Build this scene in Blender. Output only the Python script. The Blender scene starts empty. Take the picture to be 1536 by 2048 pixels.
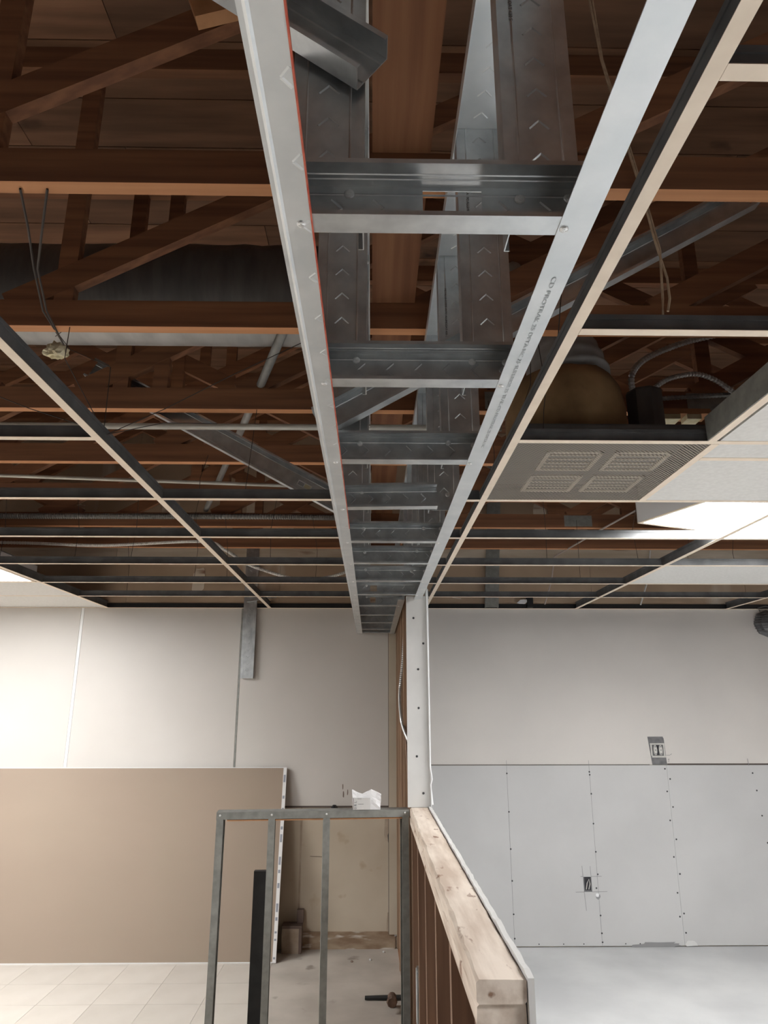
import bpy, math, random
from mathutils import Vector, Matrix
random.seed(7)
sc = bpy.context.scene
C = sc.collection
ZC = 1.59                      # camera height above the floor
# ------------------------------------------------------------------ camera
cam_d = bpy.data.cameras.new('camera'); cam = bpy.data.objects.new('camera', cam_d); C.objects.link(cam)
cam_d.sensor_fit = 'HORIZONTAL'; cam_d.sensor_width = 36.0; cam_d.lens = 36.0*1400/1536
cam_d.clip_start = 0.02; cam_d.clip_end = 60
cam.location = (0, 0, ZC); cam.rotation_euler = (math.radians(90+15.64), 0, math.radians(-0.985))
sc.camera = cam
# ------------------------------------------------------------------ world, exposure
w = bpy.data.worlds.new('overcast_sky'); sc.world = w; w.use_nodes = True
bg = w.node_tree.nodes['Background']; bg.inputs[0].default_value = (0.86, 0.93, 1.0, 1); bg.inputs[1].default_value = 0.25
vs = sc.view_settings
vs.view_transform = 'Standard'; vs.look = 'None'; vs.gamma = 1.0; vs.use_curve_mapping = False
vs.exposure = 0.0
LAMP = 44.0                    # radiance of the fluorescent lenses

# ------------------------------------------------------------------ materials
MATS = {}
def mk(name, c1, c2=None, scale=8, rough=.6, metal=0.0, stretch=(1, 1, 1), bump=0.0, detail=4, rand=0.0, lo=.35, hi=.65,
       spots=None, spec=.5, rvar=0.0):
    m = bpy.data.materials.new(name); m.use_nodes = True; nt = m.node_tree; N = nt.nodes; L = nt.links
    b = N['Principled BSDF']; b.inputs['Roughness'].default_value = rough; b.inputs['Metallic'].default_value = metal
    b.inputs['Specular IOR Level'].default_value = spec
    c2 = c2 or c1
    tc = N.new('ShaderNodeTexCoord'); mp = N.new('ShaderNodeMapping'); L.new(tc.outputs['Object'], mp.inputs[0])
    mp.inputs['Scale'].default_value = stretch
    nz = N.new('ShaderNodeTexNoise'); nz.inputs['Scale'].default_value = scale; nz.inputs['Detail'].default_value = detail
    L.new(mp.outputs[0], nz.inputs['Vector'])
    cr = N.new('ShaderNodeValToRGB'); cr.color_ramp.elements[0].position = lo; cr.color_ramp.elements[1].position = hi
    cr.color_ramp.elements[0].color = (*c1, 1); cr.color_ramp.elements[1].color = (*c2, 1)
    L.new(nz.outputs['Fac'], cr.inputs[0]); out = cr.outputs[0]
    if spots:                                             # (colour, scale, threshold, stretch)
        col, s2, th, st2 = spots
        mp2 = N.new('ShaderNodeMapping'); mp2.inputs['Scale'].default_value = st2; L.new(tc.outputs['Object'], mp2.inputs[0])
        n2 = N.new('ShaderNodeTexNoise'); n2.inputs['Scale'].default_value = s2; n2.inputs['Detail'].default_value = 3
        L.new(mp2.outputs[0], n2.inputs['Vector'])
        r2 = N.new('ShaderNodeValToRGB'); r2.color_ramp.elements[0].position = th; r2.color_ramp.elements[1].position = min(1, th+.08)
        L.new(n2.outputs['Fac'], r2.inputs[0])
        mx = N.new('ShaderNodeMixRGB'); L.new(r2.outputs[0], mx.inputs[0]); L.new(out, mx.inputs[1]); mx.inputs[2].default_value = (*col, 1)
        out = mx.outputs[0]
    if rand:
        oi = N.new('ShaderNodeObjectInfo'); mr = N.new('ShaderNodeMapRange'); L.new(oi.outputs['Random'], mr.inputs[0])
        mr.inputs['To Min'].default_value = 1-rand; mr.inputs['To Max'].default_value = 1+rand
        hs = N.new('ShaderNodeHueSaturation'); L.new(mr.outputs[0], hs.inputs['Value']); L.new(out, hs.inputs['Color']); out = hs.outputs[0]
    L.new(out, b.inputs['Base Color'])
    if rvar:
        m2 = N.new('ShaderNodeMapRange'); L.new(nz.outputs['Fac'], m2.inputs[0])
        m2.inputs['To Min'].default_value = rough-rvar; m2.inputs['To Max'].default_value = rough+rvar
        L.new(m2.outputs[0], b.inputs['Roughness'])
    if bump:
        bp = N.new('ShaderNodeBump'); bp.inputs['Strength'].default_value = bump; bp.inputs['Distance'].default_value = .003
        L.new(nz.outputs['Fac'], bp.inputs['Height']); L.new(bp.outputs[0], b.inputs['Normal'])
    MATS[name] = m
    return m
def emit(name, col, s):
    m = bpy.data.materials.new(name); m.use_nodes = True; b = m.node_tree.nodes['Principled BSDF']
    b.inputs['Base Color'].default_value = (.9, .9, .9, 1); b.inputs['Emission Color'].default_value = (*col, 1)
    b.inputs['Emission Strength'].default_value = s; MATS[name] = m
    return m
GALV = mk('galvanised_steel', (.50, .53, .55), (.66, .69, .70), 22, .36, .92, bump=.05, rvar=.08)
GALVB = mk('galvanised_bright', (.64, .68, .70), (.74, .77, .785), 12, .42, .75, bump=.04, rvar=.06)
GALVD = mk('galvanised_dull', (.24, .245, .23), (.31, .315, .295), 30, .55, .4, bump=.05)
SCREW = mk('screw_zinc', (.80, .81, .81), None, 5, .3, .65)
SCREWD = mk('screw_black', (.05, .05, .055), None, 5, .5, .3)
RED = mk('red_chalk', (.45, .07, .04), (.6, .16, .1), 40, .8)
def wood(n, a, b, st, **k): return mk(n, a, b, 3.2, .75, 0, st, .25, 6, **k)
WX = wood('truss_lumber_x', (.155, .062, .030), (.265, .118, .055), (.35, 9, 9), rand=.12)
WXU = wood('truss_lumber_clean_lit', (.42, .185, .08), (.55, .26, .12), (.35, 9, 9), rand=.08)
WY = wood('truss_lumber_y', (.21, .085, .040), (.33, .15, .07), (9, .35, 9), rand=.05)
WZ = wood('stud_lumber', (.15, .085, .055), (.24, .145, .095), (9, 9, .4), rand=.12)
WZL = wood('stud_lumber_pale', (.28, .18, .115), (.40, .27, .18), (9, 9, .4), rand=.12)  # stud wood made paler so the far partition studs look lit
DECK = wood('deck_board', (.14, .068, .036), (.25, .125, .068), (.5, 5, 5), rand=.28, spots=((.05, .022, .012), 3.0, .665, (1, 1.6, 1)))
CAP = mk('rough_plate_lumber', (.52, .42, .34), (.76, .67, .58), 4, .8, 0, (7, .8, 7), .5, 8, spots=((.26, .16, .11), 14, .64, (2.2, .8, 2)))
BLOCKW = mk('raw_block_wood', (.36, .17, .075), (.47, .24, .115), 6, .75, 0, (3, 3, 3), .1)
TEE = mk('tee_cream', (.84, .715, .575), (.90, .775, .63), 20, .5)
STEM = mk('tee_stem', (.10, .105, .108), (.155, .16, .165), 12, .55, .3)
TILE = mk('ceiling_tile', (.70, .69, .66), (.76, .75, .72), 60, .9, bump=.1)
WALLW = mk('painted_panel', (.57, .545, .515), (.62, .595, .565), 1.1, .45, 0, spec=.4)
WALLR = mk('painted_plaster', (.60, .575, .55), (.65, .62, .59), 1.5, .7)
WALLY = mk('yellowed_plaster', (.47, .40, .31), (.56, .49, .39), 2.2, .75, spots=((.40, .30, .20), 5, .67, (1, 1, 1)))
WALLUP = mk('unfinished_board', (.36, .26, .18), (.45, .335, .235), 2.0, .85, spots=((.60, .54, .46), 1.4, .63, (1.6, 1, .5)))
LEDG = mk('rough_ledger', (.48, .39, .29), (.66, .58, .48), 2.5, .85, 0, (.7, 3, 5), .2, spots=((.26, .14, .09), 3.2, .62, (.5, 1, 4)))
DRY = mk('grey_board', (.50, .50, .50), (.545, .545, .545), 2, .8)
DRYE = mk('board_white', (.62, .62, .61), (.68, .68, .67), 6, .75)
KRAFT = mk('kraft_paper', (.30, .235, .183), (.33, .26, .203), 1.2, .75, 0, (.4, 1, 1))
mk('old_paper', (.20, .135, .10), (.25, .17, .125), 3, .85)
TAPE = mk('end_tape', (.78, .78, .78), None, 5, .5)
INK = mk('ink_grey', (.16, .17, .18), None, 5, .7)
INKL = mk('ink_pale', (.50, .53, .55), None, 5, .6, .3)
PENCIL = mk('pencil', (.26, .26, .265), None, 5, .8)
TAPEINK = mk('tape_print', (.30, .32, .37), None, 5, .7)
BLK = mk('black_plank', (.012, .013, .014), (.022, .023, .024), 14, .5)
CONC = mk('concrete_left', (.36, .325, .285), (.49, .45, .40), 2.6, .8, 0, (1, 1, 1), .2, 7, spots=((.27, .235, .20), 6, .66, (1, 1, 1)))
CONCR = mk('concrete_right', (.50, .51, .52), (.64, .65, .655), 1.6, .6, 0, (1, 1, 1), .1, 6)
VINYL = mk('vinyl_tile', (.52, .485, .435), (.59, .555, .505), 2.6, .5, 0, (1, 1, 1), 0, 5, rand=.04)
DUCT = mk('duct_wrap_dark', (.075, .075, .075), (.115, .113, .11), 5, .38, 0, (5, 1.2, 1.2), .7, 3)
DUCTL = mk('duct_wrap_pale', (.33, .33, .325), (.43, .43, .42), 4, .4, .2, (4, 1.5, 1.5), .5, 3)
FIB = mk('fibreglass', (.17, .10, .045), (.32, .20, .095), 7, .95, 0, (1, 1, 1), .8, 6)
FIBY = mk('fibreglass_yellow', (.62, .55, .34), (.75, .70, .52), 30, .95, bump=.6)
EMT = mk('conduit', (.50, .48, .42), (.62, .60, .54), 10, .45, .25)
EMTG = mk('conduit_grey', (.20, .20, .195), (.28, .28, .27), 10, .5, .3)
FLEX = mk('flex_steel', (.48, .49, .49), (.58, .59, .59), 20, .35, .8)
WIRE = mk('wire_dark', (.05, .04, .035), None, 5, .6, .3)
WIREW = mk('cable_white', (.72, .71, .68), None, 5, .5)
WIREP = mk('cable_pinkish', (.46, .38, .34), None, 5, .5)
TWINE = mk('twine', (.40, .29, .19), (.50, .38, .26), 60, .9)
DARK = mk('black_metal', (.02, .02, .021), None, 5, .5, .3)
PANG = mk('diffuser_pan', (.13, .135, .135), (.18, .18, .18), 14, .5, .4)
CONE = mk('diffuser_cone', (.72, .64, .52), (.82, .74, .62), 15, .6)
WHITE = mk('white_enamel', (.78, .79, .80), None, 5, .4)
RUST = mk('rust', (.10, .062, .045), (.22, .14, .10), 14, .85, bump=.5)
BASE = mk('stained_base', (.23, .15, .095), (.40, .31, .22), 6, .85, 0, (1, 1, 3), .3, spots=((.66, .62, .56), 4, .60, (1, 1, 5)))
MAROON = mk('old_trim', (.14, .10, .085), (.20, .145, .12), 9, .7)
PLAST = mk('bag_plastic', (.78, .78, .79), (.88, .88, .89), 14, .25)
MORT = mk('bare_patch', (.36, .285, .215), (.46, .38, .30), 12, .9)
HOLE = mk('dark_opening', (.03, .03, .035), None, 5, .8)
BOXG = mk('outlet_box_grey', (.12, .12, .125), (.20, .20, .205), 20, .5, .4)
RECEP = mk('receptacle', (.52, .51, .48), (.60, .59, .56), 30, .5)
LENS = emit('lamp_lens', (1.0, .992, .98), LAMP)
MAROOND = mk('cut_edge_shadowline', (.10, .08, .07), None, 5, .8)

def perforated():
    m = bpy.data.materials.new('perforated_plate'); m.use_nodes = True; nt = m.node_tree; N = nt.nodes; L = nt.links
    b = N['Principled BSDF']; b.inputs['Base Color'].default_value = (.34, .30, .25, 1); b.inputs['Roughness'].default_value = .5
    tc = N.new('ShaderNodeTexCoord'); mp = N.new('ShaderNodeMapping'); mp.inputs['Rotation'].default_value = (0, 0, math.radians(45))
    mp.inputs['Scale'].default_value = (112, 112, 0); L.new(tc.outputs['Object'], mp.inputs[0])
    fr = N.new('ShaderNodeVectorMath'); fr.operation = 'FRACTION'; L.new(mp.outputs[0], fr.inputs[0])
    sb = N.new('ShaderNodeVectorMath'); sb.operation = 'SUBTRACT'; L.new(fr.outputs[0], sb.inputs[0]); sb.inputs[1].default_value = (.5, .5, 0)
    ln = N.new('ShaderNodeVectorMath'); ln.operation = 'LENGTH'; L.new(sb.outputs[0], ln.inputs[0])
    lt = N.new('ShaderNodeMath'); lt.operation = 'LESS_THAN'; lt.inputs[1].default_value = .41; L.new(ln.outputs['Value'], lt.inputs[0])
    tr = N.new('ShaderNodeBsdfTransparent'); mx = N.new('ShaderNodeMixShader')
    L.new(lt.outputs[0], mx.inputs[0]); L.new(b.outputs[0], mx.inputs[1]); L.new(tr.outputs[0], mx.inputs[2])
    L.new(mx.outputs[0], N['Material Output'].inputs[0]); MATS['perforated_plate'] = m
    return m
PERF = perforated()
def glassmat():
    m = bpy.data.materials.new('added_window_glass'); m.use_nodes = True; nt = m.node_tree; N = nt.nodes; L = nt.links
    tr = N.new('ShaderNodeBsdfTransparent'); gl = N.new('ShaderNodeBsdfGlossy'); gl.inputs['Roughness'].default_value = .02
    mx = N.new('ShaderNodeMixShader'); mx.inputs[0].default_value = .08
    L.new(tr.outputs[0], mx.inputs[1]); L.new(gl.outputs[0], mx.inputs[2]); L.new(mx.outputs[0], N['Material Output'].inputs[0])
    return m
GLASS = glassmat()

# ------------------------------------------------------------------ mesh helpers (coordinates: x right, y away, Z above the camera)
class MB:
    def __init__(s): s.v = []; s.f = []; s.sm = False
    def add(s, vs, fs):
        n = len(s.v); s.v += [tuple(p) for p in vs]; s.f += [tuple(i+n for i in q) for q in fs]; return s
    def box(s, x0, x1, y0, y1, z0, z1):
        return s.add([(x0, y0, z0), (x1, y0, z0), (x1, y1, z0), (x0, y1, z0), (x0, y0, z1), (x1, y0, z1), (x1, y1, z1), (x0, y1, z1)],
                     [(0, 3, 2, 1), (4, 5, 6, 7), (0, 1, 5, 4), (1, 2, 6, 5), (2, 3, 7, 6), (3, 0, 4, 7)])
    def ob(s, o, W, U, V, s0, s1, u0, u1, v0, v1):        # a box in a local frame
        o, W, U, V = map(Vector, (o, W, U, V))
        p = [o+W*a+U*b+V*c for c in (v0, v1) for a, b in ((s0, u0), (s1, u0), (s1, u1), (s0, u1))]
        return s.add(p, [(0, 3, 2, 1), (4, 5, 6, 7), (0, 1, 5, 4), (1, 2, 6, 5), (2, 3, 7, 6), (3, 0, 4, 7)])
    def bar(s, a, b, wd, th, side=(0, 1, 0)):             # rectangular member from a to b: th along side, wd across
        a, b = Vector(a), Vector(b); D = b-a; ln = D.length; D.normalize(); S = Vector(side); U = D.cross(S).normalized()
        return s.ob(a, D, U, S, 0, ln, -wd/2, wd/2, -th/2, th/2)
    def ridge(s, o, W, U, V, a, b, wd=.0035, h=.0014):    # raised crease on a plate, from a to b in (W,U), towards V
        o, W, U, V = map(Vector, (o, W, U, V)); A = o+W*a[0]+U*a[1]; B = o+W*b[0]+U*b[1]
        d = (B-A).normalized(); n = d.cross(V).normalized()*wd/2
        return s.add([A-n, A+n, A+V*h, B-n, B+n, B+V*h], [(0, 2, 5, 3), (1, 4, 5, 2), (0, 1, 2), (3, 5, 4)])
    def tube(s, pts, r, n=8, cap=True):
        pts = [Vector(p) for p in pts]; base = len(s.v); up = Vector((0.13, 0.21, 1))
        for i, p in enumerate(pts):
            d = (pts[min(i+1, len(pts)-1)]-pts[max(i-1, 0)]).normalized()
            u = d.cross(up).normalized() if abs(d.dot(up.normalized())) < .98 else d.cross(Vector((1, 0, 0))).normalized(); q = d.cross(u)
            rr = r[i] if isinstance(r, (list, tuple)) else r
            for k in range(n):
                t = 2*math.pi*k/n; s.v.append(tuple(p+(u*math.cos(t)+q*math.sin(t))*rr))
        for i in range(len(pts)-1):
            for k in range(n):
                a = base+i*n+k; b = base+i*n+(k+1) % n; s.f.append((a, b, b+n, a+n))
        if cap:
            s.f.append(tuple(base+k for k in reversed(range(n)))); e = base+(len(pts)-1)*n; s.f.append(tuple(e+k for k in range(n)))
        return s
    def lathe(s, o, A, prof, n=12):                       # prof: (radius, height along A)
        o, A = Vector(o), Vector(A).normalized(); u = A.orthogonal().normalized(); q = A.cross(u); base = len(s.v)
        for r, h in prof:
            for k in range(n):
                t = 2*math.pi*k/n; s.v.append(tuple(o+A*h+(u*math.cos(t)+q*math.sin(t))*r))
        for i in range(len(prof)-1):
            for k in range(n):
                a = base+i*n+k; b = base+i*n+(k+1) % n; s.f.append((a, b, b+n, a+n))
        s.f.append(tuple(base+k for k in reversed(range(n)))); e = base+(len(prof)-1)*n; s.f.append(tuple(e+k for k in range(n)))
        return s
    def build(s, name, mat, parent=None, smooth=False, at=None):
        off = Vector((0, 0, ZC)); org = wl(parent) if parent else Vector((0, 0, 0))
        if at is not None: org = Vector(at)+off
        me = bpy.data.meshes.new(name); me.from_pydata([tuple(Vector(p)+off-org) for p in s.v], [], s.f); me.update()
        import bmesh
        bm = bmesh.new(); bm.from_mesh(me); bmesh.ops.recalc_face_normals(bm, faces=bm.faces); bm.to_mesh(me); bm.free()
        if smooth:
            for p in me.polygons: p.use_smooth = True
        me.materials.append(mat)
        o = bpy.data.objects.new(name, me); C.objects.link(o)
        WL[o.name] = org
        if parent: o.parent = parent
        o.location = org-wl(parent) if parent else org
        return o
WL = {}
def wl(o): return WL.get(o.name, Vector((0, 0, 0)))
def tag(o, label=None, cat=None, group=None, kind=None):
    if label: o['label'] = label
    if cat: o['category'] = cat
    if group: o['group'] = group
    if kind: o['kind'] = kind
    return o
def thing(name, label, cat, loc, group=None):
    o = bpy.data.objects.new(name, None); C.objects.link(o); o.empty_display_size = .05
    p = Vector(loc)+Vector((0, 0, ZC)); o.location = p; WL[o.name] = p
    return tag(o, label, cat, group)
def setting(name, mb, m): return tag(mb.build(name, m), kind='structure')
def share(src, name, parent, loc, rot=None, mat=None):    # a copy that shares the mesh, at loc (world, Z from camera)
    o = bpy.data.objects.new(name, src.data); C.objects.link(o); p = Vector(loc)+Vector((0, 0, ZC)); WL[o.name] = p
    if parent: o.parent = parent; o.location = p-wl(parent)
    else: o.location = p
    if rot: o.rotation_euler = rot
    return o
_first = {}
def piece(key, mb_fn, name, mat, parent, loc, rot=None):  # mesh built once at the origin, then shared
    if key not in _first:
        mb = mb_fn(); me = bpy.data.meshes.new(name); me.from_pydata(mb.v, [], mb.f); me.update(); me.materials.append(mat)
        _first[key] = me
    o = bpy.data.objects.new(name, _first[key]); C.objects.link(o); p = Vector(loc)+Vector((0, 0, ZC)); WL[o.name] = p
    if parent: o.parent = parent; o.location = p-wl(parent)
    else: o.location = p
    if rot: o.rotation_euler = rot
    return o
def text(body, size, mat, parent, o, W, U, name='printed_lettering', stretch=1.0):
    cu = bpy.data.curves.new('t', 'FONT'); cu.body = body; cu.size = size; cu.extrude = 0.0002
    t = bpy.data.objects.new('t', cu); C.objects.link(t); dg = bpy.context.evaluated_depsgraph_get()
    me = bpy.data.meshes.new_from_object(t.evaluated_get(dg)); bpy.data.objects.remove(t); bpy.data.curves.remove(cu)
    o, W, U = Vector(o), Vector(W).normalized(), Vector(U).normalized()
    Nn = W.cross(U); org = wl(parent)
    for v in me.vertices: v.co = o+W*(v.co.x*stretch)+U*v.co.y+Nn*(v.co.z+.0006)+Vector((0, 0, ZC))-org
    me.materials.clear(); me.materials.append(mat); me.name = name
    ob = bpy.data.objects.new(name, me); C.objects.link(ob); ob.parent = parent; WL[ob.name] = org
    return ob
X3, Y3, Z3 = (1, 0, 0), (0, 1, 0), (0, 0, 1)
def neg(v): return tuple(-a for a in v)
def stud(mb, o, W, U, V, ln, w=.064, f=.033, f2=None, lip=.007, t=.0014, holes=(), chev=0, chev_side=1, c0=.03, phase=1):
    """C section: web in (W,U) at V=0, flanges along V; chev = spacing of embossed creases"""
    f2 = f2 or f
    s = 0.0
    for h0, h1, u0, u1 in list(holes)+[(ln, ln, 0, 0)]:
        if h0 > s: mb.ob(o, W, U, V, s, h0, 0, w, 0, t)
        if h1 > h0:
            mb.ob(o, W, U, V, h0, h1, 0, u0, 0, t); mb.ob(o, W, U, V, h0, h1, u1, w, 0, t)
        s = h1
    mb.ob(o, W, U, V, 0, ln, 0, t, t, f); mb.ob(o, W, U, V, 0, ln, w-t, w, t, f2)
    if lip:
        mb.ob(o, W, U, V, 0, ln, t, lip, f-t, f); mb.ob(o, W, U, V, 0, ln, w-lip, w-t, f2-t, f2)
    if chev:
        Vv = V if chev_side > 0 else neg(V); oo = Vector(o)+Vector(V)*(t if chev_side > 0 else 0)
        k = c0
        while k < ln-.02:
            if not any(h0-.02 < k < h1+.02 for h0, h1, _, _ in holes):
                m = w*.5; d = min(.013, w*.19)
                mb.ridge(oo, W, U, Vv, (k, m), (k-phase*d, m+d)); mb.ridge(oo, W, U, Vv, (k, m), (k-phase*d, m-d))
            k += chev
    # two shallow stiffening grooves beside the centre strip
        for uu in (.20*w, .80*w): mb.ridge(oo, W, U, Vv, (0, uu), (ln, uu), .003, .0009)
    return mb
def angle(mb, o, W, U, V, ln, h, f, t=.0014):
    mb.ob(o, W, U, V, 0, ln, 0, h, 0, t); return mb.ob(o, W, U, V, 0, ln, 0, t, t, f)
def track(mb, o, W, U, V, ln, w=.066, f=.032, t=.0014): return stud(mb, o, W, U, V, ln, w, f, lip=0, t=t)
def screwhead(r=.0055):
    m = MB(); m.lathe((0, 0, 0), (0, 0, 1), [(r, 0), (r, .0008), (r*.86, .0020), (r*.5, .0029), (r*.12, .0031)], 12)
    m.box(-r*.55, r*.55, -r*.09, r*.09, .0029, .0034); m.box(-r*.09, r*.09, -r*.55, r*.55, .0029, .0034)
    return m
DOWN = (math.pi, 0, 0); FRONT = (math.pi/2, 0, 0)
def screw(parent, loc, rot=DOWN, mat=SCREW, r=.0055, key='z'): return piece(('screw', key, r), lambda: screwhead(r), 'screw', mat, parent, loc, rot)

# ================================================================== THE SETTING
FL, CG, DK = -ZC, .744, 2.20
XL, XR, YB, YF = -4.3, 4.4, 5.435, -4.6
fl = setting('floor', MB().box(XL, XR, YF, YB, FL-.1, FL), CONC)
MB().box(.285, XR, YF, YB, FL, FL+.004).build('slab_topping', CONCR, fl)
tile_n = 0
for i in range(11):
    for j in range(12):
        x1 = -.636-.305*i; y1 = 5.42-.305*j
        piece('vinyl', lambda: MB().box(-.3033, 0, -.3033, 0, 0, .003), 'floor_tile', VINYL, fl, (x1, y1, FL))
# back wall: bare wall behind, boards and plaster proud of it
wb = setting('wall_back', MB().box(XL, XR, YB, YB+.15, FL-.1, DK+.15), WALLY)
for i, (a, b) in enumerate(((-4.29, -3.475), (-3.463, -2.236), (-2.211, -1.006), (-.990, .178))):
    MB().box(a, b, YB-.005, YB, -.68, CG+.012).build('wall_panel', WALLW, wb)
MB().box(-2.234, -2.213, YB-.0055, YB, -.68, CG).build('panel_divider', WHITE, wb)
MB().box(-1.004, -.992, YB-.0055, YB, -.68, CG).build('panel_divider', GALVD, wb)
MB().box(-.62, .15, YB-.0075, YB-.0052, -.690, -.678).build('panel_edge_shadow', MAROOND, wb)  # dark strip painted as the shadow along the panel edge
up = MB().box(.290, XR, YB-.005, YB, -.402, CG+.012).build('plaster_panel', WALLR, wb)
# unfinished board above the grid
xs = [XL, -3.1, -1.9, -.72, .5, 1.72, 2.94, XR]
for a, b in zip(xs, xs[1:]):
    MB().box(a+.001, b-.001, YB-.010, YB, CG+.02, 1.09).build('upper_board', WALLUP, wb)
    MB().box(a+.001, b-.001, YB-.012, YB, 1.222, DK).build('upper_board', WALLUP, wb)
for a, b in ((XL, -2.0), (-1.998, .3), (.302, 2.2), (2.202, XR)):
    MB().box(a, b, YB-.035, YB, 1.092, 1.220).build('ledger_board', LEDG, wb)
# joint-compound patches on the upper boards
def blob(cx, cz, rx, rz, y, th, n=14, jit=.25):
    m = MB(); pts = []
    for k in range(n):
        t = 2*math.pi*k/n; q = 1+random.uniform(-jit, jit); c, s_ = math.cos(t), math.sin(t)
        pts.append((cx+rx*q*math.copysign(abs(c)**.6, c), cz+rz*q*math.copysign(abs(s_)**.6, s_)))
    m.add([(x, y-th, z) for x, z in pts]+[(x, y, z) for x, z in pts],
          [tuple(range(n))]+[(k, n+k, n+(k+1) % n, (k+1) % n) for k in range(n)])
    return m
for cx, cz, rx, rz in ((-2.35, 1.42, .06, .17), (-1.62, 1.45, .07, .2), (-.95, 1.5, .06, .2), (-.70, 1.42, .07, .16), (-1.35, .95, .045, .10), (.03, .92, .05, .15), (-.06, .92, .03, .15), (1.35, 1.42, .05, .18), (2.2, 1.5, .07, .2)):
    blob(cx, cz, rx, rz, YB-.009, .006, 16, .15).build('joint_compound_patch', LEDG, wb)
# lower grey boards on the right
sheets = []
for a, b in ((.292, 2.1690), (2.1702, XR)):
    s_ = MB().box(a, b, YB-.016, YB, FL+.012, -.405).build('drywall_sheet', DRY, wb); sheets.append(s_)
def pencil(x0, z0, x1, z1, par, wd=.003, y=YB-.0165):
    MB().bar((x0, y, z0), (x1, y, z1), wd, .0008).build('pencil_line', PENCIL, par)
for x in (.990, 1.596): pencil(x, -.37, x+.002, -1.575, sheets[0], .0022)
pencil(2.776, -.36, 2.78, -.41, sheets[1], .003)
for x, z in ((.990, -.46), (.993, -.72), (.994, -.965), (.994, -1.17), (.994, -1.38), (.994, -1.53), (1.596, -.45), (1.597, -.47), (1.598, -.60), (1.598, -.80), (1.60, -.985), (1.602, -1.13), (1.585, -1.218), (1.60, -1.39), (1.60, -1.50), (1.60, -1.555)):
    screw(sheets[0], (x, YB-.016, z), FRONT, SCREWD, .0058, 'b')
for k, z in enumerate((-.43, -.50, -.585, -.69, -.78, -.905, -1.02, -1.13, -1.25, -1.38, -1.40, -1.50)):
    screw(sheets[k % 2], (2.155 if k % 2 == 0 else 2.186, YB-.016, z), FRONT, SCREWD, .0058, 'b')
for x in (1.16, 1.33, 1.47, 1.76, 1.86): screw(sheets[0], (x, YB-.016, -1.565), FRONT, SCREWD, .004, 'b')
for k, z in enumerate((-.46, -.58, -.75, -.93, -1.1)): screw(sheets[1], (2.80+.014*k, YB-.016, z), FRONT, SCREWD, .0058, 'b')
# outlet cut-out in the board with layout lines
hb = MB().box(1.497, 1.553, YB-.0175, YB-.0158, -1.240, -1.146).build('outlet_cutout', HOLE, sheets[0])
m = MB()
for a, b, c, d in ((1.497, 1.503, -1.240, -1.146), (1.546, 1.553, -1.240, -1.146), (1.503, 1.546, -1.240, -1.231)): m.box(a, b, YB-.019, YB-.0172, c, d)
m.build('box_rim', BOXG, hb)
m = MB().tube([(1.512, YB-.019, -1.225), (1.520, YB-.022, -1.185), (1.534, YB-.023, -1.16), (1.540, YB-.022, -1.19), (1.53, YB-.02, -1.225)], .003, 6)
m.build('loose_wires', RECEP, hb)
for q in ((1.493, -1.075, 1.496, -1.146), (1.551, -1.078, 1.553, -1.146), (1.497, -1.24, 1.504, -1.36), (1.478, -1.144, 1.497, -1.144), (1.553, -1.144, 1.628, -1.143), (1.437, -1.243, 1.497, -1.242), (1.553, -1.242, 1.66, -1.24)): pencil(*q, sheets[0])
blob(1.592, -1.272, .018, .016, YB-.016, .001, 8, .3).build('torn_paper', PENCIL, sheets[0]); blob(1.588, -1.262, .011, .011, YB-.0172, .001, 10, .05).build('torn_core', WHITE, sheets[0])
blob(2.0, -1.572, .155, .014, YB-.016, .002, 16, .4).build('broken_board_edge', PENCIL, sheets[0])
blob(2.215, -1.562, .04, .018, YB-.016, .004, 9, .3).build('broken_board_edge', DRYE, sheets[1])
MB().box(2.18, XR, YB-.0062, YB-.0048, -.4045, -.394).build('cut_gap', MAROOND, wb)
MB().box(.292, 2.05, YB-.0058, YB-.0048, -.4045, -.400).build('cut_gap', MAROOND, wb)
# old open receptacle above the board
def slab(pts, y0, y1):
    n = len(pts)
    return MB().add([(x, y0, z) for x, z in pts]+[(x, y1, z) for x, z in pts], [tuple(range(n)), tuple(range(2*n-1, n-1, -1))]+[(k, n+k, n+(k+1) % n, (k+1) % n) for k in range(n)])
oc = slab([(2.052, -.206), (2.165, -.205), (2.172, -.22), (2.178, -.402), (2.070, -.402)], YB-.0075, YB-.004).build('outlet_opening', BOXG, wb)
m = MB()
for a, b, c, d in ((2.064, 2.170, -.262, -.252), (2.072, 2.174, -.352, -.340), (2.066, 2.076, -.34, -.262), (2.160, 2.170, -.34, -.262)): m.box(a, b, YB-.0125, YB-.0070, c, d)
m.build('receptacle_yoke', RECEP, oc)
for x in (2.094, 2.134):
    r_ = MB().lathe((x+.006, YB-.0075, -.30), (0, -1, 0), [(.014, 0), (.014, .006), (.011, .009)], 10).build('receptacle_face', RECEP, oc)
    for v in r_.data.vertices: v.co.z = (v.co.z-(ZC-.30)+wl(r_).z)*2.6+(ZC-.30)-wl(r_).z
    m = MB()
    for dz in (-.026, 0, .024): m.box(x+.001, x+.011, YB-.0178, YB-.0155, -.303+dz, -.297+dz)
    m.build('slot', INK, r_)
MB().box(2.112, 2.126, YB-.009, YB-.007, -.335, -.267).build('receptacle_gap', HOLE, oc)
for q in ((2.180, -.336, 2.205, -.336), (2.205, -.336, 2.222, -.326), (2.188, -.365, 2.2, -.365), (2.196, -.36, 2.192, -.385)): pencil(*q, wb, .003, YB-.0055)
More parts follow.
